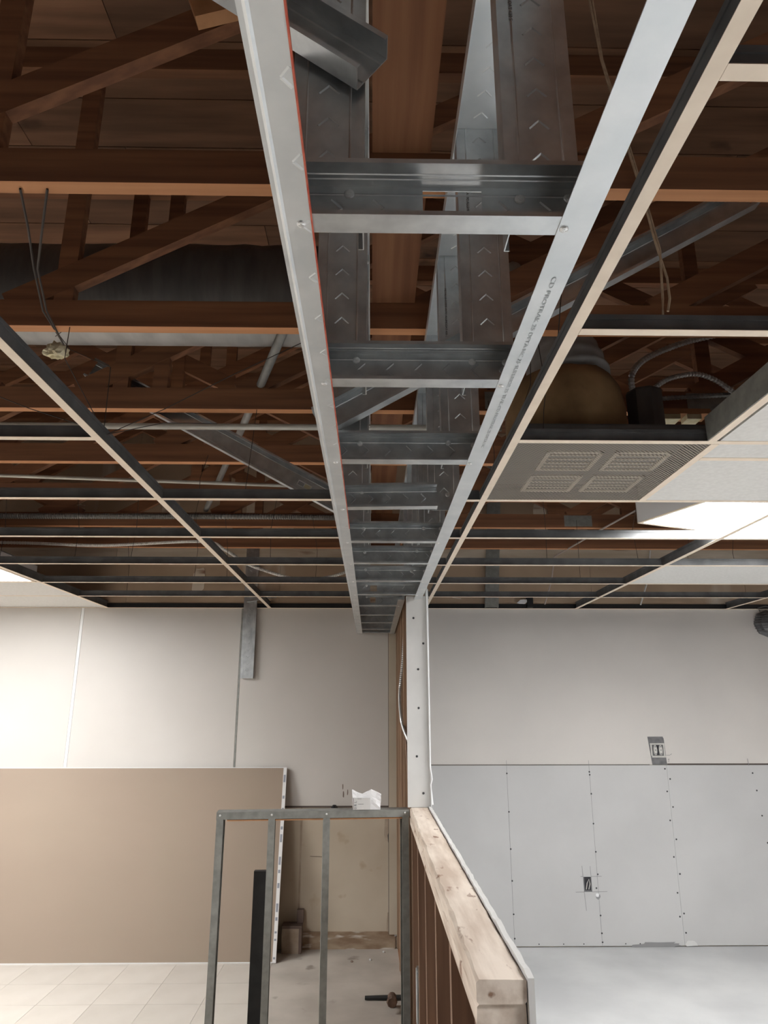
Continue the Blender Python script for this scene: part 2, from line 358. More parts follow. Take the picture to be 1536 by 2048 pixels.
# stains and holes at the bottom of the bare wall by the partition
MB().box(-.47, .17, YB-.012, YB, FL, FL+.105).build('stained_base_strip', BASE, wb)
blob(.128, -.80, .035, .10, YB, .004, 12, .25).build('bare_patch', MORT, wb)
h = blob(.150, -.90, .028, .045, YB-.003, .004, 11, .25).build('wall_hole', HOLE, wb)
blob(.150, -1.47, .045, .10, YB, .006, 12, .2).build('bare_patch', MORT, wb)
blob(.160, -1.46, .024, .042, YB-.006, .003, 8, .3).build('wall_hole', HOLE, wb)
blob(.178, -1.485, .014, .028, YB-.008, .006, 6, .3).build('torn_flap', DRYE, wb)
MB().box(.128, .186, YB-.022, YB, -1.5, CG).build('corner_plaster_strip', MATS['yellowed_plaster'], wb)
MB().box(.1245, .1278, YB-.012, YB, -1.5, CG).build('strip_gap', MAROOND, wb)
for x, z in ((-.205, -.55), (-.20, -.60), (-.17, -.59)): blob(x, z, .004, .022, YB-.005, .0008, 7, .3).build('scuff_mark', MAROON, wb)
MB().box(-.505, -.492, YB-.0015, YB, -1.36, -.69).build('trim_scar', MORT, wb)
MB().tube([(-.43, YB-.001, -1.01), (-.33, YB-.001, -1.015)], .0015, 5).build('scratch', MAROON, wb)
# other walls
wlft = setting('wall_left', MB().box(XL-.15, XL, YF, YB, FL-.1, DK+.15), WALLR)
wrgt = setting('wall_right', MB().box(XR, XR+.15, YF, YB, FL-.1, DK+.15), WALLR)
m = MB(); m.box(XL-.15, XR+.15, YF-.15, YF, FL-.1, -.85); m.box(XL-.15, XR+.15, YF-.15, YF, .60, DK+.15)
m.box(XL-.15, -3.2, YF-.15, YF, -.85, .60); m.box(3.2, XR+.15, YF-.15, YF, -.85, .60)
wfr = setting('wall_front', m, MATS['old_trim'])
wn = setting('added_window_1', MB().box(-3.2, 3.2, YF-.08, YF-.075, -.85, .60), GLASS)  # unseen window added behind the camera for some daylight
for x in (-3.18, -1.6, 0, 1.6, 3.18): MB().box(x-.025, x+.025, YF-.11, YF-.03, -.85, .60).build('added_window_mullion', DARK, wn)
for z in (-.83, .58): MB().box(-3.2, 3.2, YF-.11, YF-.03, z-.02, z+.02).build('added_window_rail', DARK, wn)
# roof deck: ceiling with single planks
ce = setting('ceiling', MB().box(XL-.15, XR+.15, YF-.15, YB+.15, DK+.022, DK+.12), WX)
y = -.25; k = 0
while y < YB-.02:
    y1 = min(y+.237, YB-.013); br = [XL, random.uniform(-2.4, -.4), random.uniform(.6, 2.6), XR]
    for a, b in zip(br, br[1:]):
        MB().box(a+.0015, b-.0015, y+.002, y1-.002, DK, DK+.022).build('deck_plank', DECK, ce)
    y = y1+.0005; k += 1

# ================================================================== ROOF TRUSSES
CH = .089; TH = .038; CB = 1.12; CT = CB+CH; TB = 2.11
ords = ['nearest to the camera and overhead', 'first below the top of the view', 'second, with the dark duct just behind it', 'third, behind the pale duct underside', 'fourth from the top of the view', 'fifth, just above the second cross tee row', 'sixth, with spiral conduit along it', 'last, closest to the back wall']
for k in range(-1, 7):
    Y = 1.305+.6096*k
    t = thing('roof_truss', 'reddish brown wooden roof truss, '+ords[k+1], 'roof truss', (0, Y, CB), 'roof trusses')
    bc = MB().box(XL, XR, Y, Y+TH, CB, CT).build('bottom_chord', WX, t); bc.data.materials.append(WXU)   # paler underside: mostly light from below painted in, partly cleaner wood
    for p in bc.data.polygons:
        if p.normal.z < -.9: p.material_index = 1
    MB().box(XL, XR, Y, Y+TH, TB, TB+CH).build('top_chord', WX, t)
    rising = {-1: [-3.2, .3], 0: [-3.3, -1.11, .36, 1.9], 1: [-3.3, -1.10, .30, .90, 2.4], 2: [-3.3, -1.13, -.50, .5, 1.3, 2.5]}.get(k)
    if k >= 3: rising = [-3.3, -2.1, -1.0, .3, 1.3, 2.5]
    for x in rising:
        a = Vector((x, Y+TH/2, CT)); ln = (TB-CT)/.55
        b = Vector((min(x+ln, XR-.03), Y+TH/2, 0)); b.z = CT+(b.x-x)*.55
        d = (b-a).normalized(); MB().bar(a-d*.03, b+d*.03, CH*.9, TH-.003).build('web_member', WX, t)
        if -2 < x < 2.2 and k < 6: MB().box(x-.06, x+.12, Y-.0015, Y, CB+.008, CT-.008).build('nail_plate', GALVD, t) if k in (2, 5) and x > .2 else None
    falling = [] if k < 2 else ([1.9, -1.5] if k == 2 else [-.10, -1.9, 1.8, 3.4])
    for x in falling:
        a = Vector((x, Y+TH/2+.002, CT)); ln = (TB-CT)/.52; b = Vector((max(x-ln, XL+.03), Y+TH/2+.002, 0)); b.z = CT+(x-b.x)*.52
        d = (b-a).normalized(); MB().bar(a-d*.03, b+d*.03, CH*.9, TH*.8).build('web_member', WX, t)
    for x in {-1: [], 0: [-.90, 2.2], 1: [-.985, 1.62]}.get(k, [-.985, 1.62] if k % 2 else [-1.02, -.865, 1.30]):
        MB().box(x, x+.058, Y+.002, Y+TH-.002, CT, TB).build('web_post', WX, t)
# runner board lying on the bottom chords, and the block by the upper left
tag(MB().box(-.004, .128, .2, 5.35, CT+.0005, CT+.0395).build('runner_board', WY), 'flat reddish wooden runner board lying along the truss chords, above the metal soffit', 'board')
b_ = MB().bar((-.435, 1.283, 1.60), (-.17, 1.283, 1.69), .105, .035).build('splice_block', BLOCKW); tag(b_, 'short pale orange wood block against a truss, upper left corner', 'wood block')

# ================================================================== SOFFIT FRAME (ladder of steel studs)
SB = .547                                              # underside
rl, rr = (-.1125, -.072), (.2185, .258)
sf = thing('soffit_frame', 'galvanised steel stud ladder frame hung from the trusses, over the partition line', 'metal framing', (0.07, 2.4, SB))
RT = .070
m = angle(MB(), (rl[0], -.35, SB), Y3, Z3, X3, 5.77, RT, rl[1]-rl[0])
m.ridge((rl[0], -.35, SB), Y3, X3, (0, 0, -1), (0, .008), (5.77, .008), .006, .0012)
yy = .65
while yy < 2.6:
    m.ridge((rl[1]-.012, yy-.35, SB), Y3, X3, (0, 0, -1), (0, 0), (.011, .009), .004, .0005); m.ridge((rl[1]-.012, yy-.35, SB), Y3, X3, (0, 0, -1), (0, 0), (-.011, .009), .004, .0005); yy += .1016
tl = m.build('left_track', GALVB, sf); tag(tl, 'pale steel track with a red chalk line')
MB().box(rl[1]-.0012, rl[1]+.0006, -.35, 2.15, SB-.0012, SB+.004).build('chalk_line', RED, tl)
m = angle(MB(), (rr[1], -.35, SB), Y3, Z3, (-1, 0, 0), 3.06, RT, rr[1]-rr[0])
tr = m.build('right_track', GALVB, sf)
m = angle(MB(), (rr[1]+.001, 2.713, SB+.001), Y3, Z3, (-1, 0, 0), .945, RT, rr[1]-rr[0])
m.build('right_track', GALVB, sf)
m = track(MB(), (.172, 3.66, SB), Y3, Z3, (-1, 0, 0), 1.76, RT, .036)
m.build('right_track', GALV, sf)
text('CD PROTRAK 25 DFTA NC 25 SUPERIOR 25 TRAK CD PROTRAK 25 DFTA NC', .0085, INKL, tr, (.236, .80, SB-.0003), Y3, X3, stretch=2.15)
YR = [-.11, .297, .702, 1.121, 1.529, 1.927, 2.342, 2.715, 3.112, 3.505, 3.90, 4.31, 4.71, 5.11, 5.36]
RH = .0665
for i, Y in enumerate(YR):
    x0 = rl[0]+.002; x1 = rr[1]-.002
    holes = ()
    f1, f2 = .033, .046
    if i == 2: holes = ((.170, .242, .018, .060),)
    if i == 5: x1 = .186
    if i >= 10: x1 = .170
    if i == 9: holes = ((.09, .135, .02, .05),)
    if i == 10: holes = ((.085, .13, .02, .05),)
    o = Vector((x0, Y+.0165, SB+.0016)); W = Vector((1, 0, 0))
    V = Vector((0, -1, 0))
    if i == 5: W = Vector((1, -.03, .008)).normalized(); V = Vector((-.03, -1, 0)).normalized()
    m = stud(MB(), o, W, Z3, V, x1-x0, RH, f1, f2, .006, .0014, holes, .0508, 1, .05+.011*(i % 4), -1 if i % 3 == 0 else 1)
    oo = Vector((x0, Y+.0165, SB+RH))
    for q in (.014, .022): m.ridge(oo, W, V, (0, 0, -1), (0, q), (x1-x0, q), .003, .001)
    r_ = m.build('rung_stud', GALV, sf)
    # bright knurled underside strip
    screw(r_, (rl[1]-.013, Y-.001, SB-.0002)); 
    if i != 5: screw(r_, ((rr[0]+.007) if i < 10 else .150, Y+.003, SB-.0002))
    if i < 11:
        for xx in ((-.030, .178, .238) if i < 9 else (-.03,)):
            if i == 5 and xx > .1: xx -= .02
            screw(r_, (xx, Y+.0150, SB+.0535+random.uniform(-.004, .003)), FRONT, r=.0066)
    # uprights that hang the rung from the trusses
    if 1 < i < 13:
        ups = [(-.104, -.012)] + ([(.163, .255)] if i < 10 else [])
        for a, b in ups:
            m = MB(); hl = CB-.004-(SB+.004)
            stud(m, (a, Y+.0185, CB-.004), (0, 0, -1), X3, Y3, hl, b-a, .034, None, .007, .0014, (), .0508, -1, .02+.01*(i % 3), -1)
            u_ = m.build('hanger_stud', GALV, sf)
            if a > 0 and 2 <= i <= 4:
                text('METALUS CODE-ASTC ALUMCOAT 400 S', .0075, INK, u_, (a+.016, Y+.0178, 1.02), (0, 0, -1), X3)
            if 1 < i < 6:
                screw(u_, (b+.0002, Y+.035, SB+.27), (0, math.pi/2, 0), r=.003, key='t')
for xa, xb in ((-.106, -.010), (.161, .257)):
    m = track(MB(), (xa, -.2, CB-.002), Y3, X3, (0, 0, -1), 5.4, xb-xa, .032)
    k = -.15; 
    kk = .03
    while kk < 5.3:
        mm = (xb-xa)/2
        m.ridge((xa, -.2, CB-.0034), Y3, X3, (0, 0, -1), (kk, mm), (kk+.013, mm+.013)); m.ridge((xa, -.2, CB-.0034), Y3, X3, (0, 0, -1), (kk, mm), (kk+.013, mm-.013)); kk += .0508
    m.build('top_track', GALVB, sf)
# diagonal kicker studs
def kicker(a, b, y, wd=.064, f=.033, side=1):
    a, b = Vector((a[0], y, a[1])), Vector((b[0], y, b[1])); D = (b-a); ln = D.length; D.normalize()
    U = Vector((-D.z, 0, D.x));  U = U if U.z > 0 else -U
    m = stud(MB(), a, D, U, (0, -1, 0), ln, wd, f, None, .007, .0014, (), .0)
    m.ridge(Vector(a)+Vector((0, -.0014, 0)), D, U, (0, -1, 0), (0, wd*.2), (ln, wd*.2)); m.ridge(Vector(a)+Vector((0, -.0014, 0)), D, U, (0, -1, 0), (0, wd*.8), (ln, wd*.8))
    return m.build('diagonal_brace', GALV, sf)
kicker((-.022, .755), (-.50, 1.115), .712, .064)
kicker((-.105, .600), (.98, 1.235), 1.508, .070)
lb = kicker((-.105, .700), (-1.16, 1.285), 2.602, .085)
# small yellow sticker on the long left brace
d = Vector((-1.055, 0, .585)).normalized(); u = Vector((.585, 0, 1.055)).normalized(); st = Vector((-.105, 2.5995, .700))
st_ = MB().ob(st, d, u, (0, -1, 0), .175, .235, .028, .050, 0, .0012).build('sticker', TAPE, lb)
MB().ob(st, d, u, (0, -1, 0), .178, .204, .031, .047, .0012, .0016).build('sticker_print', MATS['fibreglass_yellow'], st_)
m = MB()
for q in range(6): m.ob(st, d, u, (0, -1, 0), .208+q*.004, .210+q*.004, .032, .046, .0012, .0016)
m.build('sticker_bars', INK, st_)

# ================================================================== SUSPENDED GRID
rows = [.669, 1.280, 1.895, 2.495, 3.095, 3.720, 4.300, 4.850]
mains = [-3.27, -2.04, -.790, .412, 1.590, 2.770, 3.95]
g = thing('ceiling_grid', 'cream suspended ceiling grid of tees, mostly without its tiles', 'ceiling grid', (0, 2.5, CG))
def tee(mb, a, b, fw=.024, h=.040):
    a, b = Vector(a), Vector(b); D = (b-a); ln = D.length; D.normalize(); S = Vector((-D.y, D.x, 0))
    return mb.ob(a, D, S, Z3, 0, ln, -fw/2, fw/2, 0, .0012)
def stem(mb, a, b, h=.040):
    a, b = Vector(a), Vector(b); D = (b-a); ln = D.length; D.normalize(); S = Vector((-D.y, D.x, 0))
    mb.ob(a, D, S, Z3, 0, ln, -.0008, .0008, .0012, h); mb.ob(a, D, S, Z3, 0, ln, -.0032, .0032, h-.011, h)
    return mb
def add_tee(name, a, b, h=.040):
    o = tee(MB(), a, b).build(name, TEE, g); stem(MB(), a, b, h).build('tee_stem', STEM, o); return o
for x in mains:
    y0 = -4.5 if x < -1 or x > 1 else -1.0
    if x == 1.590: y0 = 2.50
    add_tee('main_tee', (x, y0, CG), (x, YB-.006, CG), .052)
for r, Y in enumerate(rows):
    for i, (a, b) in enumerate(zip(mains, mains[1:])):
        if b > 1.6 and Y < 2.4 and a < 1.5: pass
        if i in (0, 1) and Y < 1.8: continue
        if i == 2:
            if Y < 2.4: continue
            add_tee('cross_tee', (a+.013, Y, CG), (-.120, Y, CG)); add_tee('cross_tee', (.266, Y, CG), (b-.013, Y, CG)); continue
        z = CG+.0008
        add_tee('cross_tee', (a+.013, Y, z), (b-.013, Y, z))
add_tee('cross_tee', (1.005, 1.908, CG+.0006), (1.005, 2.482, CG+.0006), .05)
o_ = tee(MB(), (.985, 1.293, CG+.0006), (.985, 1.882, CG+.0006)).build('cross_tee', TEE, g); MB().box(.970, .976, 1.293, 1.882, CG+.002, CG+.075).build('tee_stem', MATS['galvanised_dull'], o_)
add_tee('cross_tee', (1.018, 2.035, CG+.0008), (1.577, 2.035, CG+.0008))
# wall angle
MB().box(XL, -.12, YB-.026, YB-.006, CG-.002, CG).build('wall_angle', TEE, g); MB().box(.295, XR, YB-.026, YB-.006, CG-.002, CG).build('wall_angle', TEE, g)
MB().box(XL, -.12, YB-.016, YB-.0125, CG, CG+.035).build('wall_angle_upstand', DARK, g); MB().box(.295, XR, YB-.016, YB-.0125, CG, CG+.035).build('wall_angle_upstand', DARK, g)
# hanger wires
def wire(pts, r=.0013, mat=WIRE, par=g, name='hanger_wire'): return MB().tube(pts, r, 5).build(name, mat, par)
TB_ = CG+.036
wire([(-.790, 1.93, TB_), (-.87, 1.80, .95), (-.93, 1.93, 1.13), (-1.03, 2.05, 1.16)])
wire([(-.790, 1.93, TB_), (-.80, 1.95, 1.0), (-1.0, 2.1, 1.14), (-1.06, 1.92, 1.22)])
wire([(-.790, 1.95, TB_), (-.62, 1.94, .86), (-.42, 1.93, .97), (-.14, 1.93, 1.12)])
wire([(-.790, 1.95, TB_), (-.64, 2.0, .84), (-.50, 2.1, .88)])
wire([(-.790, 1.93, TB_), (-1.0, 1.9, .84), (-1.35, 1.9, .98)])
wire([(-.790, 3.0, TB_), (-.772, 3.0, .90), (-.78, 3.02, 1.0), (-.77, 3.1, 1.14)])
wire([(-.47, 2.48, TB_), (-.46, 2.5, .95), (-.452, 2.53, 1.13)])
wire([(.412, 1.40, TB_), (.43, 1.35, 1.0), (.44, 1.32, 1.13)])
wire([(.412, 1.86, TB_), (.47, 1.9, .93), (.485, 1.92, 1.13)])
wire([(.50, 1.905, TB_), (.507, 1.91, .85), (.515, 1.90, .92), (.50, 1.92, 1.13)])
for x, Y in ((-1.6, 3.72), (-1.3, 3.72), (-.55, 3.72), (-.35, 4.3), (-1.1, 4.3), (.95, 3.72), (1.45, 3.72), (1.3, 4.3), (2.0, 4.3), (2.3, 4.3), (-.9, 4.3), (.46, 3.095), (.46, 2.495), (-1.7, 4.85), (-2.0, 3.72)):
    wire([(x, Y, TB_), (x+random.uniform(-.01, .01), Y+.02, .95), (x+random.uniform(-.03, .03), Y+random.uniform(-.06, .06), 1.15)], .0014)
wire([(-.79, 1.325, 1.117), (-.83, 1.45, 1.11), (-.885, 1.6, 1.105), (-.95, 1.80, 1.10), (-1.005, 2.05, 1.14)], .0030)
wire([(-.73, 1.325, 1.117), (-.78, 1.42, 1.09), (-.875, 1.6, 1.102), (-.94, 1.80, 1.10), (-1.0, 2.05, 1.13)], .0030)
wire([(.43, 5.0, TB_), (.50, 5.02, .80), (.58, 5.0, .765), (.64, 5.0, .755)], .0014, WIREW, g, 'loose_wire')

# ceiling tiles still in place
def ctile(x0, x1, y0, y1, label):
    tag(MB().box(x0+.003, x1-.003, y0+.003, y1-.003, CG+.0022, CG+.0165).build('ceiling_tile', TILE), label, 'ceiling tile', 'ceiling tiles left in the grid')
ctile(1.005, 1.590, 1.280, 1.895, 'white ceiling tile at the right edge, on the camera side of the perforated grille row')
ctile(1.005, 1.590, 1.895, 2.035, 'narrow strip of ceiling tile right beside the perforated grille')
ctile(1.005, 1.590, 2.035, 2.495, 'pale ceiling tile between the perforated grille and the crooked lamp')
ctile(1.590, 2.770, 3.720, 4.300, 'long white ceiling tile beyond the crooked lamp, nearer the back wall')
ctile(-3.27, -2.04, 4.300, 4.850, 'bluish white ceiling tile just beyond the left ceiling lamp')
ctile(-3.27, -2.04, 4.850, 5.42, 'white ceiling tile against the back wall, far left')
ctile(1.590, 2.770, 1.280, 1.895, 'white ceiling tile right of the first right edge tile')
ctile(1.590, 2.770, 1.895, 2.495, 'white ceiling tile near side of the crooked lamp, right edge')

# ================================================================== LAMPS
def troffer(name, label, c, ang, L_, W_, z, recess=True):
    t = thing(name, label, 'ceiling lamp', (c[0], c[1], z), 'fluorescent ceiling lamps')
    u = Vector((math.cos(ang), math.sin(ang), 0)); v = Vector((-u.y, u.x, 0)); o = Vector((c[0], c[1], z))
    m = MB(); hl, hw = L_/2, W_/2; h = .095
    m.ob(o, u, v, Z3, -hl, hl, -hw, -hw+.004, 0, h); m.ob(o, u, v, Z3, -hl, hl, hw-.004, hw, 0, h)
    m.ob(o, u, v, Z3, -hl, -hl+.004, -hw, hw, 0, h); m.ob(o, u, v, Z3, hl-.004, hl, -hw, hw, 0, h); m.ob(o, u, v, Z3, -hl, hl, -hw, hw, h-.004, h)
    m.build('housing', WHITE, t)
    m = MB(); e = .018
    m.ob(o, u, v, Z3, -hl, hl, -hw, -hw+e, -.004, 0); m.ob(o, u, v, Z3, -hl, hl, hw-e, hw, -.004, 0)
    m.ob(o, u, v, Z3, -hl, -hl+e, -hw+e, hw-e, -.004, 0); m.ob(o, u, v, Z3, hl-e, hl, -hw+e, hw-e, -.004, 0)
    m.build('lens_frame', TEE, t)
    MB().ob(o, u, v, Z3, -hl+e, hl-e, -hw+e, hw-e, .001, .005).build('lamp_lens', LENS, t)
    return t
A = Vector((1.19, 3.02)); uu = Vector((.928, .372)).normalized(); vv = Vector((uu.y, -uu.x))
cc = A+uu*.6+vv*.3
troffer('ceiling_lamp', 'glaring fluorescent ceiling lamp lying crooked on the grid at right', (cc.x, cc.y), math.atan2(uu.y, uu.x), 1.2, .6, .802)
troffer('ceiling_lamp', 'lit fluorescent ceiling lamp set in the grid at the far left edge', (-2.665, 4.010), 0, 1.20, .555, CG+.006)
for x, Y, q in ((-2.65, 1.59, 'left'), (2.18, .35, 'right')):  # two lamps added out of view to light the room
    troffer('ceiling_lamp', 'unseen added ceiling lamp in the grid '+q+' of the camera', (x, Y), 0, 1.19, .58, CG+.006)

# ================================================================== PERFORATED GRILLE
gx0, gx1, gy0, gy1 = .424, .993, 1.908, 2.482
gr = thing('return_grille', 'perforated cream air grille panel in the grid with dusty square pattern', 'air grille', (.71, 2.19, CG))
MB().box(gx0, gx1, gy0, gy1, CG+.0022, CG+.0030).build('perforated_face', PERF, gr)
m = MB()
for a, b, c, d in ((gx0, gx1, gy0, gy0+.003), (gx0, gx1, gy1-.003, gy1), (gx0, gx0+.003, gy0, gy1), (gx1-.003, gx1, gy0, gy1)): m.box(a, b, c, d, CG+.0032, CG+.062)
m.box(gx0, gx1, gy0, gy1, CG+.060, CG+.063); m.build('pan', PANG, gr)
for (cx, cy) in ((.62, 2.08), (.83, 2.08), (.62, 2.31), (.83, 2.31)):
    m = MB(); s0 = .088; wd = .014
    for a, b, c, d in ((-s0, s0, -s0, -s0+wd), (-s0, s0, s0-wd, s0), (-s0, -s0+wd, -s0, s0), (s0-wd, s0, -s0, s0)): m.box(cx+a, cx+b, cy+c, cy+d, CG+.006, CG+.012)
    m.build('deflector_frame', CONE, gr)
    m = MB()
    for q in (-.045, -.01, .025, .055): m.box(cx-s0+wd, cx+s0-wd, cy+q, cy+q+.010, CG+.012, CG+.016)
    m.build('deflector_blade', CONE, gr)

# ================================================================== DUCTS, BOOT, CABLES
def wavy_tube(p0, p1, r, n=18, seg=60, jit=.006, mat=None):
    m = MB(); p0, p1 = Vector(p0), Vector(p1); pts = [p0.lerp(p1, i/seg) for i in range(seg+1)]
    m.tube(pts, [r+random.uniform(-jit, jit) for _ in pts], n); return m
du = wavy_tube((-4.25, 2.225, 1.428), (-.16, 2.225, 1.428), .172, 24, 70, .0035).build('air_duct', DUCT, smooth=True)
tag(du, 'dark wrapped round air duct between two trusses, upper left', 'air duct')
m = MB(); n = 14
for i in range(41):
    x = -4.25+4.09*i/40
    for k in range(n+1):
        t = math.radians(250+85*k/n); r = .1775+random.uniform(-.001, .001); m.v.append((x, 2.225+math.cos(t)*r, 1.428+math.sin(t)*r))
for i in range(40):
    for k in range(n): a = i*(n+1)+k; m.f.append((a, a+1, a+n+2, a+n+1))
m.build('pale_underside', DUCTL, du, smooth=True)  # paler band along the bottom of the duct
# insulated boot over the grille with its neck
bt = thing('insulated_boot', 'brown fibreglass wrapped duct boot sitting on the perforated grille', 'duct boot', (.64, 2.16, CG+.066))
m = MB(); prof = [(.185, .0), (.200, .05), (.203, .12), (.194, .185), (.165, .235), (.115, .262), (.06, .27)]
for (r, h) in prof:
    for k in range(28):
        t = 2*math.pi*k/28; q = 1+random.uniform(-.018, .018); m.v.append((.64+r*q*math.cos(t)*.97, 2.16+r*q*math.sin(t), CG+.070+h+random.uniform(-.003, .004)))
for i in range(len(prof)-1):
    for k in range(28): a = i*28+k; b = i*28+(k+1) % 28; m.f.append((a, b, b+28, a+28))
m.f.append(tuple(range(len(m.v)-28, len(m.v))))
m.build('insulation_wrap', FIB, bt, smooth=True)
m = MB(); pts = []; rad = []
for i in range(31):
    s_ = i/30; pts.append((.665-.05*s_-.30*max(0, s_-.35)**1.5, 2.165+.05*s_, CG+.325+.50*s_-.10*s_*s_)); rad.append(max(.098, .142-.10*s_)+.004*math.sin(i*2.2)+random.uniform(-.002, .002))
m.tube(pts, rad, 20); m.build('flexible_neck', DUCTL, bt, smooth=True)
MB().lathe((.925, 2.18, CG+.07), Z3, [(.060, 0), (.062, .01), (.062, .215), (.056, .225)], 8).build('damper_box', DUCT, bt)
def spiral(pts, r, name, label, cat, sub=7, mat=FLEX, parent=None):
    P = []; pp = [Vector(p) for p in pts]
    for i in range(len(pp)-1):
        p0 = pp[max(i-1, 0)]; p1 = pp[i]; p2 = pp[i+1]; p3 = pp[min(i+2, len(pp)-1)]
        n = max(3, int((p2-p1).length/.006))
        for k in range(n):
            t = k/n; P.append(.5*((2*p1)+(-p0+p2)*t+(2*p0-5*p1+4*p2-p3)*t*t+(-p0+3*p1-3*p2+p3)*t**3))
    P.append(pp[-1])
    o = MB().tube(P, [r*(1.0 if i % 2 else .78) for i in range(len(P))], 8).build(name, mat, parent)
    return tag(o, label, cat) if label else o
spiral([(.888, 2.18, 1.045), (.895, 2.185, 1.11), (.955, 2.2, 1.178), (1.08, 2.2, 1.236), (1.20, 2.2, 1.27), (1.40, 2.2, 1.32)], .0115, 'flexible_conduit', 'spiral metal flexible conduit rising from the insulated boot, right', 'conduit')
spiral([(1.02, 2.38, 1.13), (1.064, 2.4, 1.165), (1.126, 2.4, 1.203), (1.224, 2.4, 1.222), (1.297, 2.4, 1.198), (1.37, 2.4, 1.14)], .0105, 'flexible_conduit', 'arched spiral metal conduit above the grille, right of the boot', 'conduit')
spiral([(.99, 2.45, 1.135), (1.2, 2.45, 1.15), (1.42, 2.45, 1.165)], .010, 'flexible_conduit', 'dim straight spiral conduit lying behind the arched one', 'conduit', mat=EMTG)
ws = thing('ledger_scrap', 'short wood scrap with yellow insulation strip, right of the boot', 'wood scrap', (1.17, 2.45, 1.06))
MB().box(1.058, 1.285, 2.440, 2.520, 1.078, 1.098).build('wood_strip', BLOCKW, ws)
MB().box(1.072, 1.170, 2.445, 2.500, 1.058, 1.0775).build('insulation_strip', FIBY, ws); MB().box(1.195, 1.250, 2.445, 2.500, 1.058, 1.0775).build('insulation_strip', FIBY, ws)
# conduits on the left
tag(MB().tube([(-4.2, 2.325, .962), (-2, 2.325, .962), (.46, 2.325, .964)], .0115, 10).build('electrical_conduit', EMT, smooth=True), 'pale straight conduit pipe running across in front of the long diagonal brace', 'conduit')
tag(MB().tube([(-4.2, 3.45, 1.20), (-2.0, 3.45, 1.155), (-.125, 3.45, 1.095)], .0095, 10).build('electrical_conduit', EMT, smooth=True), 'thin pale conduit sloping slightly under the fourth truss, left', 'conduit')
tag(MB().tube([(-.25, 1.96, 1.227), (-.5, 2.7, 1.227), (-1.07, 4.35, 1.227)], .0165, 12).build('electrical_conduit', EMTG, smooth=True), 'grey conduit pipe running away over the truss chords, left of the soffit', 'conduit')
spiral([(-3.4, 4.32, 1.17), (-1.0, 4.32, 1.175), (-.15, 4.32, 1.17)], .020, 'flexible_conduit', 'dark ribbed conduit along the sixth truss, left', 'conduit', mat=EMTG)
P = [(-4.2, 4.5, 1.05), (-2.432, 4.5, 1.041), (-1.781, 4.5, 1.025), (-1.131, 4.5, 1.053), (-.964, 4.5, .997), (-.796, 4.5, .897), (-.5, 4.5, .806), (-.338, 4.5, .81), (-.177, 4.5, .85), (0.0, 4.5, .93)]
spiral(P, .0115, 'sagging_cable', 'white armoured cable sagging onto the grid left of the soffit', 'cable', mat=WIREW)
tag(MB().tube([(2.05, 3.6, 1.30), (1.673, 4.0, 1.19), (1.47, 4.35, 1.105), (1.413, 5.3, 1.13), (1.385, 5.32, .95), (1.335, 5.38, .77)], .006, 6).build('low_voltage_cable', WIREP), 'thin pinkish cable crossing the trusses and dropping down the back wall', 'cable')
tag(MB().tube([(2.08, 5.38, .77), (2.15, 5.38, .95), (2.2, 5.38, 1.2)], .006, 6).build('low_voltage_cable', WIREW), 'thin pale cable dropping to the wall near the right edge', 'cable')
# twine
tw = MB().tube([(.50, 1.30, 2.1), (.527, 1.29, 1.652), (.536, 1.29, 1.468), (.579, 1.292, 1.212), (.598, 1.29, 1.085), (.616, 1.288, .95), (.609, 1.288, .828), (.604, 1.286, CG+.041)], .0026, 6).build('hanging_twine', TWINE)
tag(tw, 'pair of hanging tan twine strands right of the soffit frame', 'twine')
MB().tube([(.497, 1.302, 2.1), (.520, 1.29, 1.652), (.533, 1.29, 1.468), (.573, 1.29, 1.212), (.594, 1.29, 1.085), (.606, 1.288, .98), (.624, 1.288, .88), (.624, 1.288, .83), (.617, 1.288, .80)], .0026, 6).build('loose_strand', TWINE, tw)
# fluff of insulation caught in the wires
m = MB(); 
import bmesh
bm = bmesh.new(); bmesh.ops.create_icosphere(bm, subdivisions=3, radius=.03)
for v in bm.verts: v.co *= 1+random.uniform(-.22, .25); v.co.x *= 1.25; v.co.y *= .7; v.co.z *= .8 if v.co.z < 0 else 1.1
m.add([(v.co.x-1.037, v.co.y+2.08, v.co.z+1.122) for v in bm.verts], [tuple(v.index for v in f_.verts) for f_ in bm.faces]); bm.free()
tag(m.build('insulation_tuft', FIBY), 'small yellowish tuft of insulation caught in hanger wires, left', 'insulation')
# metal studs at the back wall
ms = thing('hanging_stud', 'cut metal stud hanging down over the wall panel seam, left', 'metal stud', (-.93, 5.40, .214))
m = MB(); stud(m, (-.985, YB-.042, 1.40), (0, 0, -1), X3, Y3, 1.186, .098, .030, None, .007, .0014, (), .0508, -1, .02, 1); m.build('stud_body', GALV, ms)
m = MB(); stud(m, (-.96, YB-.036, .785), Vector((.9, -.1, .12)).normalized(), (0, 0, 1), (0, -1, 0), .23, .05, .02, None, 0); m.build('bent_tab', GALV, ms)
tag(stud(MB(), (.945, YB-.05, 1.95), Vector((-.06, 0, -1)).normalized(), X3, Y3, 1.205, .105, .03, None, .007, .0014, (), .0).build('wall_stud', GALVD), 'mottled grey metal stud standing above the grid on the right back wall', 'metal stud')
cl = MB().box(1.20, 1.245, YB-.06, YB-.018, CG+.004, CG+.085)
o_ = cl.build('wall_bracket', DARK); tag(o_, 'small black bracket with a torn white scrap, on the back wall above the grid', 'bracket')
blob(1.165, CG+.05, .035, .016, YB-.045, .004, 9, .35).build('paper_scrap', WHITE, o_)
